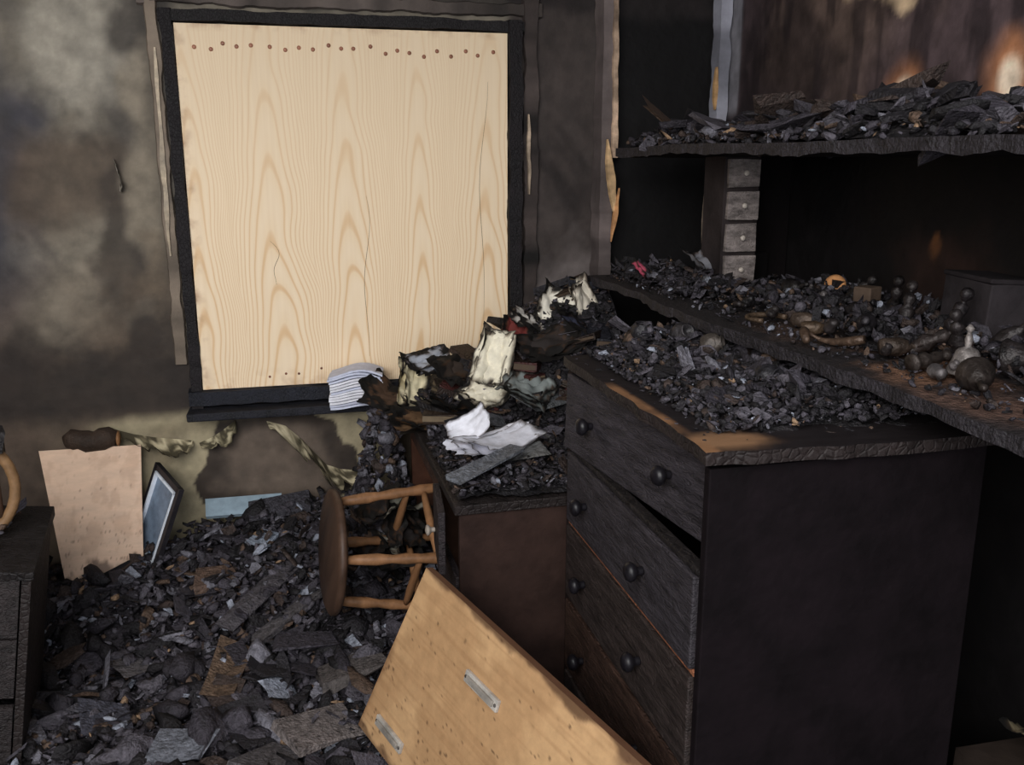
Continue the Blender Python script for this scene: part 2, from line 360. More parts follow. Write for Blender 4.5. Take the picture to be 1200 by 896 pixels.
for r,(za,zb) in enumerate(rows):
    zc=(za+zb)/2
    b.box((cx0+.012,(cy0+cy1)/2,za-.005),(.024,cy1-cy0-.04,.012),M_char,S(130,82,58) if r==1 else S(26,22,22))  # one divider painted orange: the light on it is put into its colour
    c=S(48,44,48) if r<2 else S(46,38,36)
    if r==3: c=S(54,38,31)
    yk=(1.51,1.85)
    if r==0:
        R=TR((cx0-.004,cy1-.02,zc),(0,2,6.5))
        b.box((0,-.355,0),(.02,.70,zb-za-.004),M_drawer,c,M=R)
        b.box((.20,-.68,-.01),(.40,.012,zb-za-.03),M_char,S(60,42,34),M=R)
        b.box((.20,-.03,-.01),(.40,.012,zb-za-.03),M_char,S(60,42,34),M=R)
        b.box((.20,-.355,-.08),(.40,.65,.008),M_char,S(60,42,34),M=R)
        for y in yk:
            b.lathe([(.009,0),(.008,.012),(.018,.02),(.02,.028),(.014,.036),(.003,.038)],M_knob,S(22,20,24),R@TR((-.01,y-cy1+.02,0),(0,-90,0)),16)
    else:
        b.box((cx0+.004,(cy0+cy1)/2,zc),(.022,cy1-cy0-.05,zb-za-.004),M_drawer,c)
        for y in yk:
            b.lathe([(.009,0),(.008,.012),(.018,.02),(.02,.028),(.014,.036),(.003,.038)],M_knob,S(22,20,24),TR((cx0-.007,y,zc),(0,-90,0)),16)
b.box((cx0+.016,(cy0+cy1)/2,.035),(.02,cy1-cy0-.04,.07),M_char,ck)
b.box((cx0+.2,(cy0+cy1)/2,.1),(.38,cy1-cy0-.05,.02),M_side,sidec)
b.build(.003)
# ---------------- desk
dx0,dx1,dy0,dy1,dz=.37,1.0,2.04,2.93,.69
b=B('desk')
b.box(((dx0+dx1)/2,(dy0+dy1)/2,dz-.012),(dx1-dx0,dy1-dy0,.026),M_char,S(34,28,27),jit=.003)
b.box((.68,2.06,.34),(.60,.018,.68),M_side,S(46,33,29))
b.box((.68,2.30,.34),(.60,.018,.68),M_side,S(50,34,26))
b.box((.68,2.90,.34),(.60,.02,.68),M_side,S(66,42,32))
b.box((.97,2.48,.45),(.018,.86,.4),M_side,S(30,22,20))
for i,(za,zb) in enumerate(((.50,.665),(.31,.49),(.1,.30))):
    o=.03 if i==0 else 0
    b.box((dx0+.012-o,2.18,(za+zb)/2),(.018,.215,zb-za),M_drawer,S(40,34,36),rot=(0,0,-6 if i==0 else 0))
    b.lathe([(.007,0),(.006,.01),(.014,.016),(.015,.022),(.003,.026)],M_knob,S(150,140,130) if i==0 else S(25,22,22),TR((dx0-.0-o,2.17,(za+zb)/2),(0,-90,0)),14)
b.box((dx0+.016,2.6,.645),(.02,.58,.06),M_char,S(60,40,32))
b.build(.003)
# ---------------- shelves
lz=1.13;tz=1.53;LX=.97
def shelf(name,x0,x1,y0,y1,z,th,sag,seed,patch):
    b=B(name);na,nb=16,110
    U,W=np.meshgrid(np.linspace(0,1,na),np.linspace(0,1,nb),indexing='ij')
    Y=y0+(y1-y0)*W
    fr=x0+(fbm(W*9,W*0,seed)-.5)*.05+(fbm(W*40,W*0,seed+1)-.5)*.02
    X=fr+(x1-fr)*U
    Z=z+sag*(fbm(Y*2.2,U*.6,seed+2)-.5)*2*(1-U*.7)
    n=fbm(X*10,Y*10,seed+3)
    C=np.tile(np.array(S(36,31,32)),X.shape+(1,));
    for (a,c,ra,rc,col) in patch: C=mixc(C,S(*col),blob(X,Y,a,c,ra,rc,n,.9,.3))
    T=np.stack([X,Y,Z],-1);Bt=T.copy();Bt[...,2]-=th*(1+.6*(fbm(Y*20,U*3,seed+5)-.5))
    idx=np.arange(na*nb).reshape(na,nb)
    F=np.stack([idx[:-1,:-1],idx[1:,:-1],idx[1:,1:],idx[:-1,1:]],-1).reshape(-1,4)
    b.add(T.reshape(-1,3),F.tolist(),M_rub,C.reshape(-1,3));b.add(Bt.reshape(-1,3),F[:,::-1].tolist(),M_side,S(20,15,16))
    for line in (idx[0,:],idx[-1,:],idx[:,0],idx[:,-1]):
        t=T.reshape(-1,3)[line];u=Bt.reshape(-1,3)[line];k=len(line)
        b.add(np.concatenate([t,u]),[(i,i+1,k+i+1,k+i) for i in range(k-1)],M_rub,S(38,34,38))
    return b
b=shelf('burnt_shelf',LX,XR-.005,.80,2.85,lz,.024,.006,51,[(1.14,1.38,.12,.14,(120,88,68)),(1.08,1.8,.07,.14,(70,54,46)),(1.08,1.12,.09,.14,(86,64,54))])
b.box((1.38,2.83,.55),(.28,.02,1.08),M_side,S(20,16,17));b.box((1.42,.85,.55),(.20,.02,1.08),M_side,S(20,16,17))
b.box((1.44,2.60,1.32),(.17,.02,.38),M_side,S(15,11,12))
b.box((1.36,2.57,1.175),(.17,.02,.09),M_side,S(14,11,12))
b.build()
b=shelf('burnt_shelf.001',1.05,XR-.005,.85,2.85,tz,.026,.012,61,[])
b.build()
b=B('small_drawer_tower')
tx0,tx1,ty0,ty1=1.235,1.345,2.45,2.58
b.box(((tx0+tx1)/2,(ty0+ty1)/2+.006,1.322),(tx1-tx0,ty1-ty0,.365),M_side,S(48,42,42))
for i in range(4):
    zc=1.458-i*.091
    b.box(((tx0+tx1)/2,ty0-.002,zc),(tx1-tx0-.014,.014,.078),M_drawer,S(124,115,112),jit=.002)
    b.lathe([(.004,0),(.004,.006),(.008,.01),(.007,.014),(.001,.016)],M_knob,S(190,180,170),TR(((tx0+tx1)/2,ty0-.008,zc),(90,0,0)),12)
b.build(.003)
# ---------------- rubble generators
PAL=[S(22,19,22),S(31,28,32),S(44,40,46),S(60,56,63),S(78,74,81),S(54,43,39),S(82,65,54),S(102,100,108),S(134,138,150),S(140,114,90)]
def pick(n,w):
    w=np.array(w,float);w/=w.sum();return [PAL[i] for i in rng.choice(len(PAL),n,p=w)]
def floor_h(x,y):
    return .10+.12*(fbm(x*3.5,y*3.5,71)-.5)+.03*(fbm(x*12,y*12,72)-.5)+.15*ss((y-2.35)/.65)*np.exp(-((x-.05)/.45)**2)+.08*ss((y-2.4)/.6)
def field(b,hf,x0,x1,y0,y1,na,nb,mat,col,k=.8):
    X,Y=np.meshgrid(np.linspace(x0,x1,na),np.linspace(y0,y1,nb),indexing='ij')
    H=hf(X,Y);Z=H-.010+.03*(fbm(X*22,Y*22,77)-.5)
    idx=np.arange(na*nb).reshape(na,nb)
    F=np.stack([idx[:-1,:-1],idx[1:,:-1],idx[1:,1:],idx[:-1,1:]],-1).reshape(-1,4)
    nz=fbm(X*25,Y*25,79)[...,None]
    C=np.array(col)*(.3+1.4*nz)
    b.add(np.stack([X,Y,Z],-1).reshape(-1,3),F.tolist(),mat,C.reshape(-1,3))
def scat(b,hf,n,x0,x1,y0,y1,smin,smax,w,flat=.35,tilt=.5,up=.01,power=2.2,mat=None,lump=.5):
    x=rng.uniform(x0,x1,n);y=rng.uniform(y0,y1,n);s=smin+(smax-smin)*rng.random(n)**power
    z=hf(x,y)+rng.uniform(-.3,.6,n)*s*.5+up*rng.random(n)
    b.rubble(np.stack([x,y,z],-1),s,mat or M_rub,pick(n,w),flat,tilt,lump)
W1=[5,7,8,8,6,3,2.2,4,1.6,.4]
WT=[9,10,8,5,3,3,1.2,1.2,.5,.3]
b=B('floor_debris')
field(b,floor_h,-1.3,1.5,.9,3.09,220,190,M_rub,S(40,36,41))
scat(b,floor_h,13000,-1.2,.62,1.55,3.07,.006,.044,W1,lump=.8,power=2.6)
scat(b,floor_h,420,-1.1,.6,1.6,3.05,.045,.10,[4,4,5,6,5,3,2,4,1.4,.2],flat=.16,tilt=.45,up=.02,power=1.6,lump=.3)
scat(b,floor_h,420,-1.1,.6,1.6,3.05,.05,.12,[5,6,7,6,4,2,1,2,.3,0],flat=.5,tilt=.4,up=.008,lump=1)
scat(b,floor_h,1500,-.5,.5,2.5,3.06,.015,.05,W1,up=.05,lump=.7)
def slab(b,x,y,z,sx,sy,sz,rot,col,mat=None): b.box((x,y,z),(sx,sy,sz),mat or M_rub,col,rot=rot,jit=min(sx,sy)*.15)
fh=lambda x,y: float(floor_h(np.array(x),np.array(y)))
for (x,y,sx,sy,rot,col,up) in [(.03,2.08,.20,.14,(8,6,25),S(106,98,96),.035),(-.21,2.37,.08,.22,(5,10,-12),S(92,74,60),.03),(-.11,2.86,.09,.06,(20,0,60),S(134,142,156),.04),
    (-.12,2.62,.06,.32,(12,5,-38),S(66,62,66),.04),(-.02,2.55,.05,.28,(14,0,-50),S(76,72,74),.04),(.12,2.3,.18,.1,(6,-10,10),S(74,68,66),.03),(-.45,2.5,.12,.09,(10,8,40),S(84,80,82),.03),
    (-.3,2.05,.14,.09,(12,-6,-20),S(96,98,106),.02),(-.1,1.98,.16,.1,(-6,14,50),S(76,72,74),.03),(-.25,2.75,.12,.09,(15,8,10),S(84,66,56),.03),(-.05,3.0,.2,.09,(25,0,5),S(52,50,56),.05),(-.5,2.25,.1,.14,(0,12,15),S(64,64,74),.02)]:
    slab(b,x,y,fh(x,y)+up,sx,sy,.012,rot,col)
b.box((-.17,3.02,.375),(.24,.07,.014),M_paper,S(140,158,170),rot=(35,0,0),jit=.006)
hp=lambda x,y:.30+.36*np.exp(-((x-.29)/.07)**2)*ss((y-2.72)/.2)
scat(b,hp,1300,.12,.37,2.72,3.06,.01,.05,[3,4,5,6,6,4,3,4,1,0],lump=.8,up=.05,flat=.5,tilt=.9)
b.build()
def desk_h(x,y):
    return dz+.010+.025*fbm(x*9,y*9,81)+ .30*ss((y-2.5)/.35)*ss((x-.42)/.5)+.07*ss((y-2.45)/.2)*ss((x-.3)/.1)
b=B('desk_debris')
field(b,desk_h,dx0+.01,1.03,2.05,2.95,70,80,M_rub,S(30,28,31))
scat(b,desk_h,4500,dx0+.01,1.02,2.05,2.92,.005,.026,WT,lump=.75)
scat(b,desk_h,120,dx0+.03,1.0,2.08,2.9,.03,.07,[5,6,6,5,3,3,2,1,0,0],flat=.12,lump=.1,tilt=.35)
for (x,y,sx,sy,rot,col,up) in [(.64,2.44,.18,.14,(4,3,20),S(108,106,106),.025),(.60,2.28,.12,.10,(2,-5,-15),S(112,112,112),.02),(.72,2.56,.14,.1,(15,0,35),S(92,94,96),.03),(.47,2.14,.24,.05,(2,-6,35),S(98,100,106),.04),(.55,2.52,.1,.07,(10,10,0),S(84,84,88),.03)]:
    slab(b,x,y,float(desk_h(np.array(x),np.array(y)))+up,sx,sy,.008,rot,col)
b.build()
def chest_h(x,y):
    return ct+.003+.022*ss((x-.70)/.12)*(.4+1.2*fbm(x*9,y*9,83))*ss((y-1.30)/.15)*(1-.5*ss((x-.9)/.1))+.03*ss((y-1.85)/.12)*ss((x-.72)/.1)*(1-.6*ss((x-.9)/.08))+.010*fbm(x*12,y*12,84)*ss((x-.68)/.05)
b=B('chest_top_debris')
field(b,lambda x,y:chest_h(x,y)-.007,cx0+.03,1.14,cy0+.06,cy1,60,80,M_rub,S(28,25,27))
scat(b,chest_h,4600,cx0+.045,1.12,cy0+.07,cy1,.004,.022,WT,lump=.75,up=.003)
scat(b,chest_h,260,cx0+.0,1.14,cy0+.02,cy1,.004,.012,WT,up=.001,flat=.2,tilt=.1)
scat(b,chest_h,130,.74,1.02,cy0+.12,cy1,.03,.06,[6,6,6,5,3,2,1,1.5,0,0],flat=.3,lump=.5,up=.004)
b.build()
def ts_h(x,y): return tz+.006+.075*fbm(x*7,y*7,85)*ss((y-.85)/.1)*ss((x-1.04)/.14)*(.45+1.0*fbm(y*3,x*0,88))
b=B('shelf_debris')
field(b,ts_h,1.08,1.5,.9,2.8,40,120,M_rub,S(32,29,31))
scat(b,ts_h,3600,1.06,1.5,.9,2.8,.006,.034,[6,7,7,6,4,4,3,2,.8,.3],lump=.7)
scat(b,ts_h,260,1.09,1.42,1.1,2.75,.04,.12,[5,6,6,6,4.5,4,2.5,1.5,0,0],flat=.28,tilt=.3,up=.02,lump=.25)
b.build()
def ls_h(x,y): return lz+.004+.018*fbm(x*9,y*9,86)*ss((x-1.06)/.1)
b=B('shelf_debris.001')
scat(b,ls_h,2600,LX+.03,1.5,.9,2.8,.003,.018,[9,9,7,5,3,4,2,1.5,.7,.6],lump=.7,up=.003)
scat(b,lambda x,y:ls_h(x,y)+.008,700,1.04,1.22,2.25,2.82,.01,.038,WT,up=.025)
scat(b,lambda x,y:ls_h(x,y)+.008,900,1.12,1.5,1.1,2.3,.008,.036,[8,9,7,5,3,4,1.5,1.5,.7,.3],up=.022,flat=.5,tilt=.8)
b.sheet(.12,.10,M_paper,TR((1.20,2.52,lz+.07),(20,10,30)),S(130,130,136),curl=.02,amp=.02,burn=.4,seed=211)
b.sheet(.05,.06,M_paper,TR((1.02,2.55,lz+.045),(40,10,50)),S(190,80,105),curl=.02,amp=.01,burn=.3,seed=213)
b.build()
# ---------------- ornaments on shelf
def fig(b,x,y,col,sc=1,rot=(0,0,0),mat=None):
    M=TR((x,y,lz+.02),rot,sc)
    b.lathe([(.03,0),(.032,.008),(.02,.015),(.024,.04),(.03,.055),(.014,.08),(.022,.1),(.02,.118),(.008,.125),(.008,.132),(.018,.142),(.02,.155),(.014,.168),(.003,.172)],mat or M_metal,col,M,16)
def bell(b,x,y,col,sc=1,rot=(0,0,0),up=.01):
    b.lathe([(.036,0),(.038,.004),(.03,.02),(.022,.045),(.018,.05),(.006,.055),(.008,.07),(.004,.085),(.009,.092),(.002,.1)],M_metal,col,TR((x,y,lz+up),rot,sc),18)
def bottle(b,x,y,col,sc=1,rot=(0,0,0),up=.02):
    b.lathe([(.02,0),(.024,.01),(.026,.05),(.016,.075),(.008,.085),(.008,.11),(.011,.112),(.011,.12),(.004,.122)],M_metal,col,TR((x,y,lz+up),rot,sc),16)
b=B('burnt_ornaments')
bell(b,1.13,1.31,S(140,132,128),.85);bell(b,1.20,1.30,S(50,44,44),.9,(80,0,30),.035)
fig(b,1.26,1.52,S(44,38,40),.65,(12,10,0));fig(b,1.14,1.47,S(54,46,44),.6,(60,0,40));fig(b,1.28,1.68,S(44,38,38),.6,(-15,20,0));fig(b,1.19,1.40,S(52,46,46),.55,(10,-20,0))
bottle(b,1.18,1.66,S(48,44,48),.8,(75,0,-40),.03);bottle(b,1.28,1.42,S(56,50,50),.8,(40,20,0))
bottle(b,1.08,1.48,S(70,58,50),.7,(88,0,70),.025);bottle(b,1.10,1.82,S(84,70,60),.7,(88,0,35),.02);bottle(b,1.06,1.72,S(92,74,58),.6,(88,0,60),.02)
bottle(b,1.26,1.86,S(38,34,36),.7,(60,30,0));fig(b,1.34,1.80,S(40,34,34),.6,(20,-10,0));fig(b,1.24,2.0,S(38,34,36),.6,(80,10,60))
bell(b,1.08,1.23,S(60,52,48),.8,(95,0,-30),.03);bottle(b,1.22,1.22,S(50,44,42),.9,(60,30,30))
fig(b,1.06,1.36,S(62,54,50),.55,(85,0,100));bell(b,1.30,2.18,S(42,38,38),.8,(70,20,0),.03)
bottle(b,1.2,2.15,S(46,42,42),.7,(85,0,10),.025);fig(b,1.36,2.02,S(42,38,38),.6,(40,30,0))
for k in range(50):
    x=random.uniform(1.06,1.44);y=random.uniform(1.15,2.25)
    r=random.uniform(.005,.014)
    b.lathe([(r*.3,0),(r,r*.4),(r*1.1,r*1.2),(r*.7,r*2),(r*.9,r*2.4),(r*.2,r*2.8)],M_metal,random.choice([S(50,44,44),S(36,33,35),S(70,58,50),S(110,104,104)]),TR((x,y,lz+.02),(random.uniform(0,100),random.uniform(0,60),0)),12)
b.tube([(1.0+.1*t,1.60+.06*math.sin(4*t),lz+.018+.010*math.sin(7*t)) for t in np.linspace(0,1,14)],[.007+.003*math.sin(9*t) for t in np.linspace(0,1,14)],M_metal,S(96,76,62))
b.tube([(1.06+.045*math.cos(t),1.86+.045*math.sin(t),lz+.018) for t in np.linspace(0,4,18)],.006,M_metal,S(96,78,62))
b.lathe([(.0,0),(.026,.0),(.028,.003),(.02,.006),(.0,.006)],M_paper,S(200,142,92),TR((1.43,2.17,lz+.04),(75,0,-40)),20)
b.build()
b=B('burnt_box');b.box((1.38,1.56,lz+.075),(.10,.16,.12),M_side,S(44,40,42),rot=(0,0,-8),jit=.004);b.box((1.38,1.56,lz+.137),(.106,.166,.010),M_side,S(38,34,36),rot=(0,3,-8));b.box((1.34,1.90,lz+.045),(.05,.045,.06),M_side,S(84,70,60),rot=(0,0,25));b.build(.003)
b=B('burnt_jars')
for (x,y,z,c,r) in [(.88,1.95,1.115,S(66,62,64),(60,20,0)),(.90,1.86,1.11,S(88,80,74),(75,0,50)),(.80,1.97,1.10,S(48,46,50),(10,0,0)),(.90,1.6,1.10,S(54,52,56),(80,0,20)),(1.28,2.66,1.16,S(52,50,54),(5,0,0)),(1.12,2.6,1.17,S(44,42,46),(80,0,30)),(1.36,2.72,1.16,S(60,56,58),(0,10,0))]:
    b.lathe([(.018,0),(.03,.008),(.036,.03),(.032,.05),(.02,.06),(.024,.068),(.018,.066),(.01,.05)],M_metal,c,TR((x,y,z-.02),r,.75),18)
b.build()
b=B('cardboard_box')
b.box((1.38,1.2,.17),(.22,.34,.34),M_paper,S(46,36,30),jit=.01)
b.sheet(.20,.18,M_paper,TR((1.38,1.24,.38),(15,20,10)),S(180,164,130),curl=.03,amp=.03,burn=.4,seed=231);b.sheet(.18,.2,M_paper,TR((1.40,1.12,.37),(-10,-15,50)),S(170,154,124),curl=.02,amp=.03,burn=.4,seed=233)
b.build()
# ---------------- books and papers on desk
b=B('burnt_books')
def book(b,M,w,h,t,cov,pg=S(190,175,145)):
    b.box((0,0,0),(w*.96,h*.96,t),M_paper,pg,M=M,jit=.002)
    b.box((0,0,t/2+.002),(w,h,.004),M_char,cov,M=M,jit=.003);b.box((0,0,-t/2-.002),(w,h,.004),M_char,cov,M=M,jit=.003);b.box((-w/2,0,0),(.005,h,t+.006),M_char,cov,M=M)
for k in range(30):
    x=random.uniform(.42,.98);y=random.uniform(2.55,2.88);z=float(desk_h(np.array(x),np.array(y)))+.010
    book(b,TR((x,y,z),(random.uniform(-25,25),random.uniform(-25,25),random.uniform(0,180))),random.uniform(.06,.11),random.uniform(.08,.15),random.uniform(.008,.018),random.choice([S(28,25,26),S(40,30,26),S(34,34,40),S(60,30,28),S(52,40,32)]),random.choice([S(50,42,36),S(76,62,50),S(100,86,68)]))
cr=S(234,226,204)
for (x,y,z,rx,ry,rz,w,h,c,bn) in [(.60,2.66,.92,58,12,-25,.10,.17,cr,.2),(.57,2.62,.83,15,-15,20,.16,.12,cr,.3),(.37,2.80,.81,55,25,20,.11,.16,S(228,216,180),.3),(.44,2.72,.76,20,-20,-30,.24,.16,S(112,82,58),.6),(.84,2.80,1.03,60,20,-20,.12,.14,S(235,228,212),.3),(.93,2.78,1.05,70,-20,30,.09,.16,S(228,218,200),.2),(.76,2.78,1.00,20,25,10,.15,.1,S(190,184,176),.5),
   (.44,2.84,.88,20,0,30,.18,.10,S(170,174,184),.4),(.68,2.56,.84,20,-10,50,.17,.14,S(128,134,132),.35),(.70,2.76,.98,40,0,0,.09,.09,S(110,48,44),.6),(.30,2.88,.76,10,25,-40,.16,.12,S(72,54,42),.7),(.48,2.60,.77,8,20,60,.24,.14,S(74,56,44),.6),(.88,2.74,1.0,30,30,60,.12,.12,S(58,60,76),.6),(.52,2.78,.86,30,10,40,.2,.12,S(60,50,44),.7),(.78,2.68,.95,20,-10,10,.2,.12,S(48,42,40),.7),(.38,2.66,.74,15,10,10,.2,.1,S(100,76,54),.6)]:
    for q in range(3):
        b.sheet(w,h,M_paper,TR((x+q*.004,y-q*.003,z-q*.006),(rx+q*5,ry,rz+q*6)),c,curl=random.uniform(-.02,.03),amp=.024,burn=bn,seed=int(x*100+q+y*13),n=18)
b.build()
b=B('magazine_stack')
for i in range(13):
    M=TR((.215+random.uniform(-.004,.004),2.98,.712+i*.0083),(0,0,-6+random.uniform(-4,4)))
    n=12;V=[];F=[]
    for k in range(n):
        u=k/(n-1)-.5;zz=.006*math.sin(u*5+.6)+ (i/13)*.016*math.cos(u*3.1)
        for yy in(-.055,.055):
            V+= [(u*.17,yy,zz),(u*.17,yy,zz+.0065)]
    for k in range(n-1):
        o=k*4;F+=[(o,o+4,o+5,o+1),(o+2,o+3,o+7,o+6),(o+1,o+5,o+7,o+3),(o,o+2,o+6,o+4)]
    F+=[(0,1,3,2),((n-1)*4,(n-1)*4+2,(n-1)*4+3,(n-1)*4+1)]
    b.add(V,F,M_paper,random.choice([S(225,225,232),S(200,204,222),S(185,188,205),S(235,232,230)]),M)
b.build()
b=B('loose_papers')
for q in range(4):
    b.sheet(.24,.10,M_paper,TR((.52+q*.01,2.33-q*.012,.745+q*.007),(12,-4+q*2,12+q*8)),S(225,225,235),curl=.02,amp=.012,burn=.1 if q else .0,seed=90+q)
b.sheet(.12,.09,M_paper,TR((.47,2.36,.79),(40,-30,-10)),S(230,230,238),curl=.02,amp=.015,burn=.1,seed=99)
b.build()
# ---------------- stool lying on its side
b=B('wooden_stool')
wd=S(142,102,70)
b.lathe([(.02,.400),(.15,.400),(.172,.405),(.180,.412),(.178,.424),(.165,.430),(.02,.432)],M_wood,S(78,58,46),TR((0,0,0)),32)
legs=[]
for sx,sy in((1,1),(1,-1),(-1,1),(-1,-1)):
    t=Vector((sx*.10,sy*.10,.40));e=Vector((sx*.135,sy*.135,0));legs.append((t,e))
    prof=[.012,.015,.017,.012,.016,.013,.017,.014,.012,.011,.010]
    b.tube([t.lerp(e,k/10) for k in range(11)],prof,M_wood,wd,12)
for i,j,k in((0,1,.5),(2,3,.5),(0,2,.62),(1,3,.62)):
    p=legs[i][0].lerp(legs[i][1],k);q=legs[j][0].lerp(legs[j][1],k)
    b.tube([p.lerp(q,t/6) for t in range(7)],[.008,.010,.012,.012,.012,.010,.008],M_wood,wd,10)
up=Vector((-.96,-.10,.10)).normalized()
sx=Vector((0,0,1));sx=(sx-up*sx.dot(up)).normalized();sy=up.cross(sx)
R=Matrix((sx,sy,up)).transposed()
R=R@Matrix.Rotation(math.radians(58),3,'Z')
c=Vector((.09,2.50,.405))
M=Matrix.Translation(c-R@Vector((0,0,.42)))@R.to_4x4()
b.build(0,M)
b=B('burnt_rags')
for k in range(12):
    b.sheet(.13,.10,M_paper,TR((.27+random.uniform(-.06,.08),2.66+random.uniform(-.05,.06),.42+random.uniform(-.16,.08)),(random.uniform(-40,60),random.uniform(-40,40),random.uniform(0,180))),S(40,35,34) if k%4 else S(160,156,142),amp=.03,burn=.7,seed=120+k)
b.build()
# ---------------- leaning wooden panel (foreground)
A=Vector((.117,2.03,.15));Bp=Vector((.28,1.93,.593));Cc=Vector((.545,1.245,.508))
e1=(Cc-Bp);e2=(A-Bp);L1=e1.length*1.02;L2=e2.length
e1.normalize();e2.normalize();nn=e2.cross(e1).normalized()
if nn.y>0: nn=-nn
b=B('wooden_panel')
n=120
U,W=np.meshgrid(np.linspace(0,1,n),np.linspace(0,1,n),indexing='ij')
f1=fbm(U*12,W*8,151);f2=fbm(U*80,W*56,152,3);f3=fbm(U*5,W*4,155);f4=fbm(U*3,W*60,158)
C=np.tile(np.array(S(194,156,114)),(n,n,1));C=mixc(C,S(168,130,92),ss((f3-.45)*6)*.6);C=mixc(C,S(156,118,82),ss((f4-.5)*5)*.4)
spk=ss((f2-.82+.12*W+.12*ss((U-.5)*2))*16);C=mixc(C,S(76,54,40),spk*.8)
C=mixc(C,S(70,46,34),ss((.035-W+(f1-.5)*.08)/.03)*.8)
C=mixc(C,S(104,76,56),ss((U+W*.3-.92+(f1-.5)*.9)*3)*.65)
C=mixc(C,S(110,76,52),ss((.02-U+(f1-.5)*.05)/.03)*.6)
C=mixc(C,S(84,58,42),ss((W-.95+(f1-.5)*.10)/.03)*.7)
Pt=np.array(Bp)+U[...,None]*L1*np.array(e1)+W[...,None]*L2*np.array(e2)
th=.018
idx=np.arange(n*n).reshape(n,n)
F=np.stack([idx[:-1,:-1],idx[1:,:-1],idx[1:,1:],idx[:-1,1:]],-1).reshape(-1,4)
b.add(Pt.reshape(-1,3),F.tolist(),M_ply,C.reshape(-1,3))
Pb=Pt-np.array(nn)*th
b.add(Pb.reshape(-1,3),F[:,::-1].tolist(),M_ply,S(100,70,48))
for line in (idx[0,:],idx[-1,:],idx[:,0],idx[:,-1]):
    t=Pt.reshape(-1,3)[line];u=Pb.reshape(-1,3)[line];k=len(line)
    b.add(np.concatenate([t,u]),[(i,i+1,k+i+1,k+i) for i in range(k-1)],M_ply,S(96,66,48))
for (u,w,l) in ((.43,.27,.12),(.16,.86,.12)):
    c0=Bp+e1*L1*u+e2*L2*w
    e2o=(e2-e1*e2.dot(e1)).normalized()
    R=Matrix((e1,-e2o,nn)).transposed().to_4x4();M=Matrix.Translation(c0)@R
    b.box((0,0,.004),(l,.026,.008),M_knob,S(170,164,156),M=M);b.box((0,0,.010),(l*.8,.012,.008),M_knob,S(140,134,126),M=M)
    for sgn in(-1,1): b.lathe([(.004,0),(.004,.002),(.001,.003)],M_metal,S(90,84,80),M@TR((sgn*l*.45,0,.008)),10)
b.build(.0015)
# ---------------- leaning board by back wall + picture frame
b=B('hardboard_panel')
n=60;U,W=np.meshgrid(np.linspace(0,1,n),np.linspace(0,1,n),indexing='ij')
f1=fbm(U*10,W*10,161);f2=fbm(U*50,W*50,162,3)
C=np.tile(np.array(S(214,182,156)),(n,n,1));C=mixc(C,S(130,102,84),ss((f2-.80+(1-W)*.12)*12)*.8);C=mixc(C,S(188,154,128),ss((f1-.5)*6)*.5)
C=mixc(C,S(90,70,58),ss((.12-W+(f1-.5)*.4)/.1)*.8)
c00=np.array((-.70,2.86,.22));c10=np.array((-.48,2.90,.235));c01=np.array((-.775,3.04,.605));c11=np.array((-.475,3.05,.60))
P=(1-U)[...,None]*(1-W)[...,None]*c00+U[...,None]*(1-W)[...,None]*c10+(1-U)[...,None]*W[...,None]*c01+U[...,None]*W[...,None]*c11
idx=np.arange(n*n).reshape(n,n);F=np.stack([idx[:-1,:-1],idx[1:,:-1],idx[1:,1:],idx[:-1,1:]],-1).reshape(-1,4)
b.add(P.reshape(-1,3),F.tolist(),M_ply,C.reshape(-1,3))
Pb=P+np.array((0,.010,-.004));b.add(Pb.reshape(-1,3),F[:,::-1].tolist(),M_ply,S(120,90,66))
for line in (idx[0,:],idx[-1,:],idx[:,0],idx[:,-1]):
    t=P.reshape(-1,3)[line];u=Pb.reshape(-1,3)[line];k=len(line)
    b.add(np.concatenate([t,u]),[(i,i+1,k+i+1,k+i) for i in range(k-1)],M_ply,S(90,64,46))
b.build()
b=B('picture_frame')
M=TR((-.435,2.95,.385),(-16,14,-62))
for (c,s) in (((0,0,.14),(.17,.016,.018)),((0,0,-.14),(.17,.016,.018)),((.085,0,0),(.018,.016,.298)),((-.085,0,0),(.018,.016,.298))):
    b.box(c,s,M_knob,S(40,38,42),M=M)
for (c,s) in (((0,-.004,.124),(.15,.012,.008)),((0,-.004,-.124),(.15,.012,.008)),((.071,-.004,0),(.008,.012,.256)),((-.071,-.004,0),(.008,.012,.256))):
    b.box(c,s,M_paper,S(225,232,242),M=M)
b.box((0,.003,0),(.15,.004,.26),M_knob,S(120,136,156),M=M)
b.build()
# ---------------- left furniture
b=B('bedside_cabinet')
M=TR((-.86,2.30,.37),(0,9,6))
cc=S(30,26,26)
b.box((0,0,.25),(.44,.42,.024),M_char,cc,M=M,jit=.004);b.box((.205,0,0),(.02,.40,.48),M_char,S(34,28,27),M=M);b.box((-.205,0,0),(.02,.40,.48),M_char,cc,M=M)
b.box((0,.19,0),(.40,.015,.48),M_char,cc,M=M);b.box((0,0,-.24),(.42,.40,.02),M_char,cc,M=M)
for z in(-.15,.02,.17): 
    b.box((0,-.195,z),(.385,.02,.145),M_drawer,S(38,33,33),M=M);b.lathe([(.006,0),(.006,.01),(.014,.018),(.003,.024)],M_knob,cc,M@TR((0,-.205,z),(90,0,0)),12)
b.build(.003)
b=B('chair_back')
pts=[(-.76+.105*math.cos(a),2.30+.03*math.cos(a),.735+.125*math.sin(a)) for a in np.linspace(-math.pi*.5,math.pi*1.5,30)]
b.tube(pts,.013,M_wood,S(128,98,68));
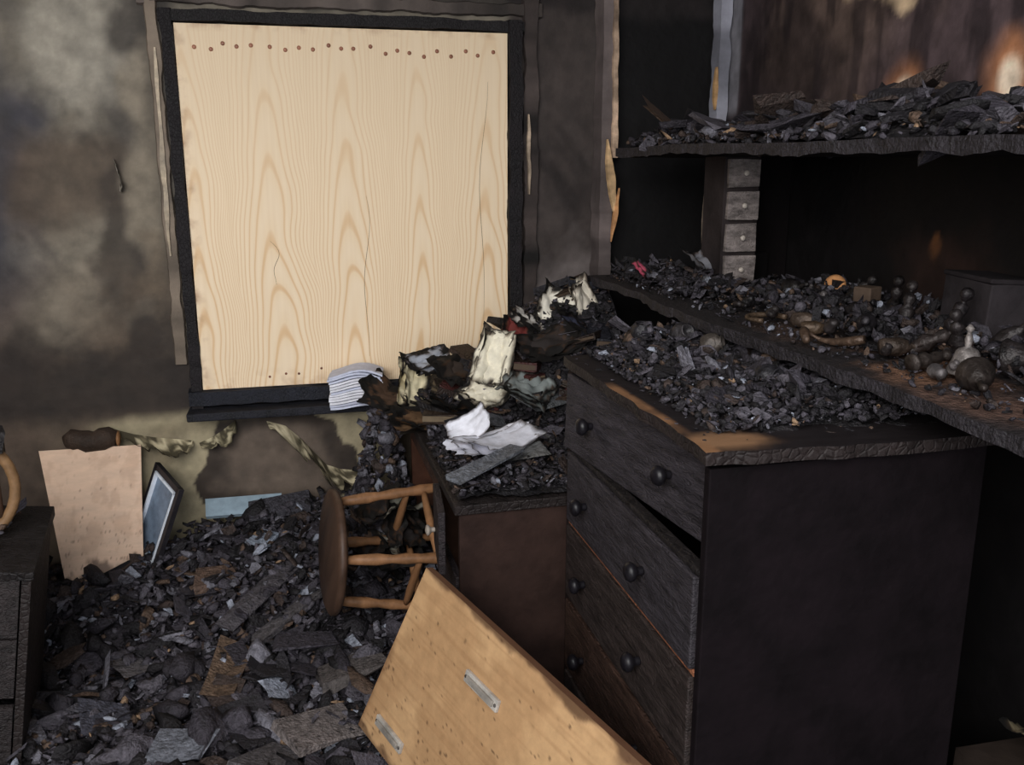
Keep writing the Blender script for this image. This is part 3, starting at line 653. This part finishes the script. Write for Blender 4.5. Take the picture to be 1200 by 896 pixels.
for k in range(-2,3): b.tube([(-.76+.035*k,2.30+.01*k,.625),(-.76+.035*k,2.30+.01*k,.735+.115*math.sqrt(1-(k*.3)**2))],.006,M_wood,S(60,42,32))
b.box((-.76,2.30,.86),(.20,.035,.06),M_char,S(30,27,28),rot=(0,10,15),jit=.010)
b.build()
b=B('debris_on_cabinet');scat(b,lambda x,y:.63+0*x,120,-.95,-.68,2.15,2.45,.01,.05,W1);b.build()
# ---------------- peeling wallpaper
b=B('peeling_wallpaper')
def peel(pts,wid,col,seed,curl=.5):
    n=len(pts)*6;m=10;V=[];C=[]
    xs=np.interp(np.linspace(0,len(pts)-1,n),range(len(pts)),[p[0] for p in pts]);zs=np.interp(np.linspace(0,len(pts)-1,n),range(len(pts)),[p[1] for p in pts])
    for i in range(n):
        e=math.sin(math.pi*min(1,max(0.03,i/(n-1))))**.4
        wl=wid*(.3+1.5*float(fbm(np.array(i*.45),np.array(seed*3.),seed)))*e
        for j in range(m):
            t=j/(m-1)
            V.append((xs[i]+.25*wl*t,D-.008-.75*wl*t+.15*wl*t*t,zs[i]-wl*.75*t+curl*wl*t*t))
            f=float(fbm(np.array(i*.35),np.array(j*.5),seed+4));g=min(1,max(.12,1.0+(f-.62)*5)) if f<.62 else 1
            g*=1 if t<.85 else .5
            C.append(np.array(col)*g*np.array((1,.97-.05*(1-g),.95-.15*(1-g))))
    F=[(i*m+j,i*m+j+1,(i+1)*m+j+1,(i+1)*m+j) for i in range(n-1) for j in range(m-1)]
    b.add(V,F,M_paper,np.array(C),None,True)
peel([(-.57,.65),(-.50,.625),(-.44,.61),(-.38,.60),(-.32,.59)],.11,S(196,186,156),1)
peel([(-.30,.58),(-.26,.595),(-.22,.62),(-.18,.65)],.09,S(190,182,152),2)
peel([(-.08,.64),(-.02,.62),(.03,.57),(.07,.52),(.11,.47),(.16,.45),(.22,.44)],.16,S(204,194,164),3,.35)
peel([(-.48,1.50),(-.475,1.47),(-.465,1.43),(-.47,1.40)],.04,S(180,174,164),4)
b.build()
b=B('burnt_roll')
pts=[(-.70+.022*i,D-.045,.625+.006*math.sin(i*1.3)) for i in range(8)]
b.tube(pts,[.02,.034,.03,.036,.032,.037,.034,.024],M_alli,S(54,42,34),14);b.lathe([(.005,0),(.024,0),(.026,.006),(.012,.01)],M_wood,S(140,100,66),TR((-.545,D-.045,.625),(0,90,0)),16)
b.build()
# ---------------- light
w=bpy.data.worlds.new('sky');bpy.context.scene.world=w;w.use_nodes=True
bg=w.node_tree.nodes['Background'];bg.inputs[0].default_value=(.88,.92,1,1);bg.inputs[1].default_value=1.55
ld=bpy.data.lights.new('daylight','AREA');ld.shape='RECTANGLE';ld.size=2.2;ld.size_y=1.6;ld.energy=108;ld.color=(1,.98,.95)
lo=bpy.data.objects.new('daylight',ld);bpy.context.scene.collection.objects.link(lo);lo.location=(-1.1,-.6,2.3)
lo.rotation_euler=(Vector((.2,3.0,1.0))-lo.location).to_track_quat('-Z','Y').to_euler()
cd=bpy.data.cameras.new('camera');co=bpy.data.objects.new('camera',cd);bpy.context.scene.collection.objects.link(co)
cd.sensor_width=36;cd.lens=32.4;cd.clip_start=.02;co.location=(0,0,1.5)
co.rotation_euler=(math.radians(90-13.7),0,math.radians(-14))
bpy.context.scene.camera=co
bpy.context.scene.view_settings.view_transform='Standard'
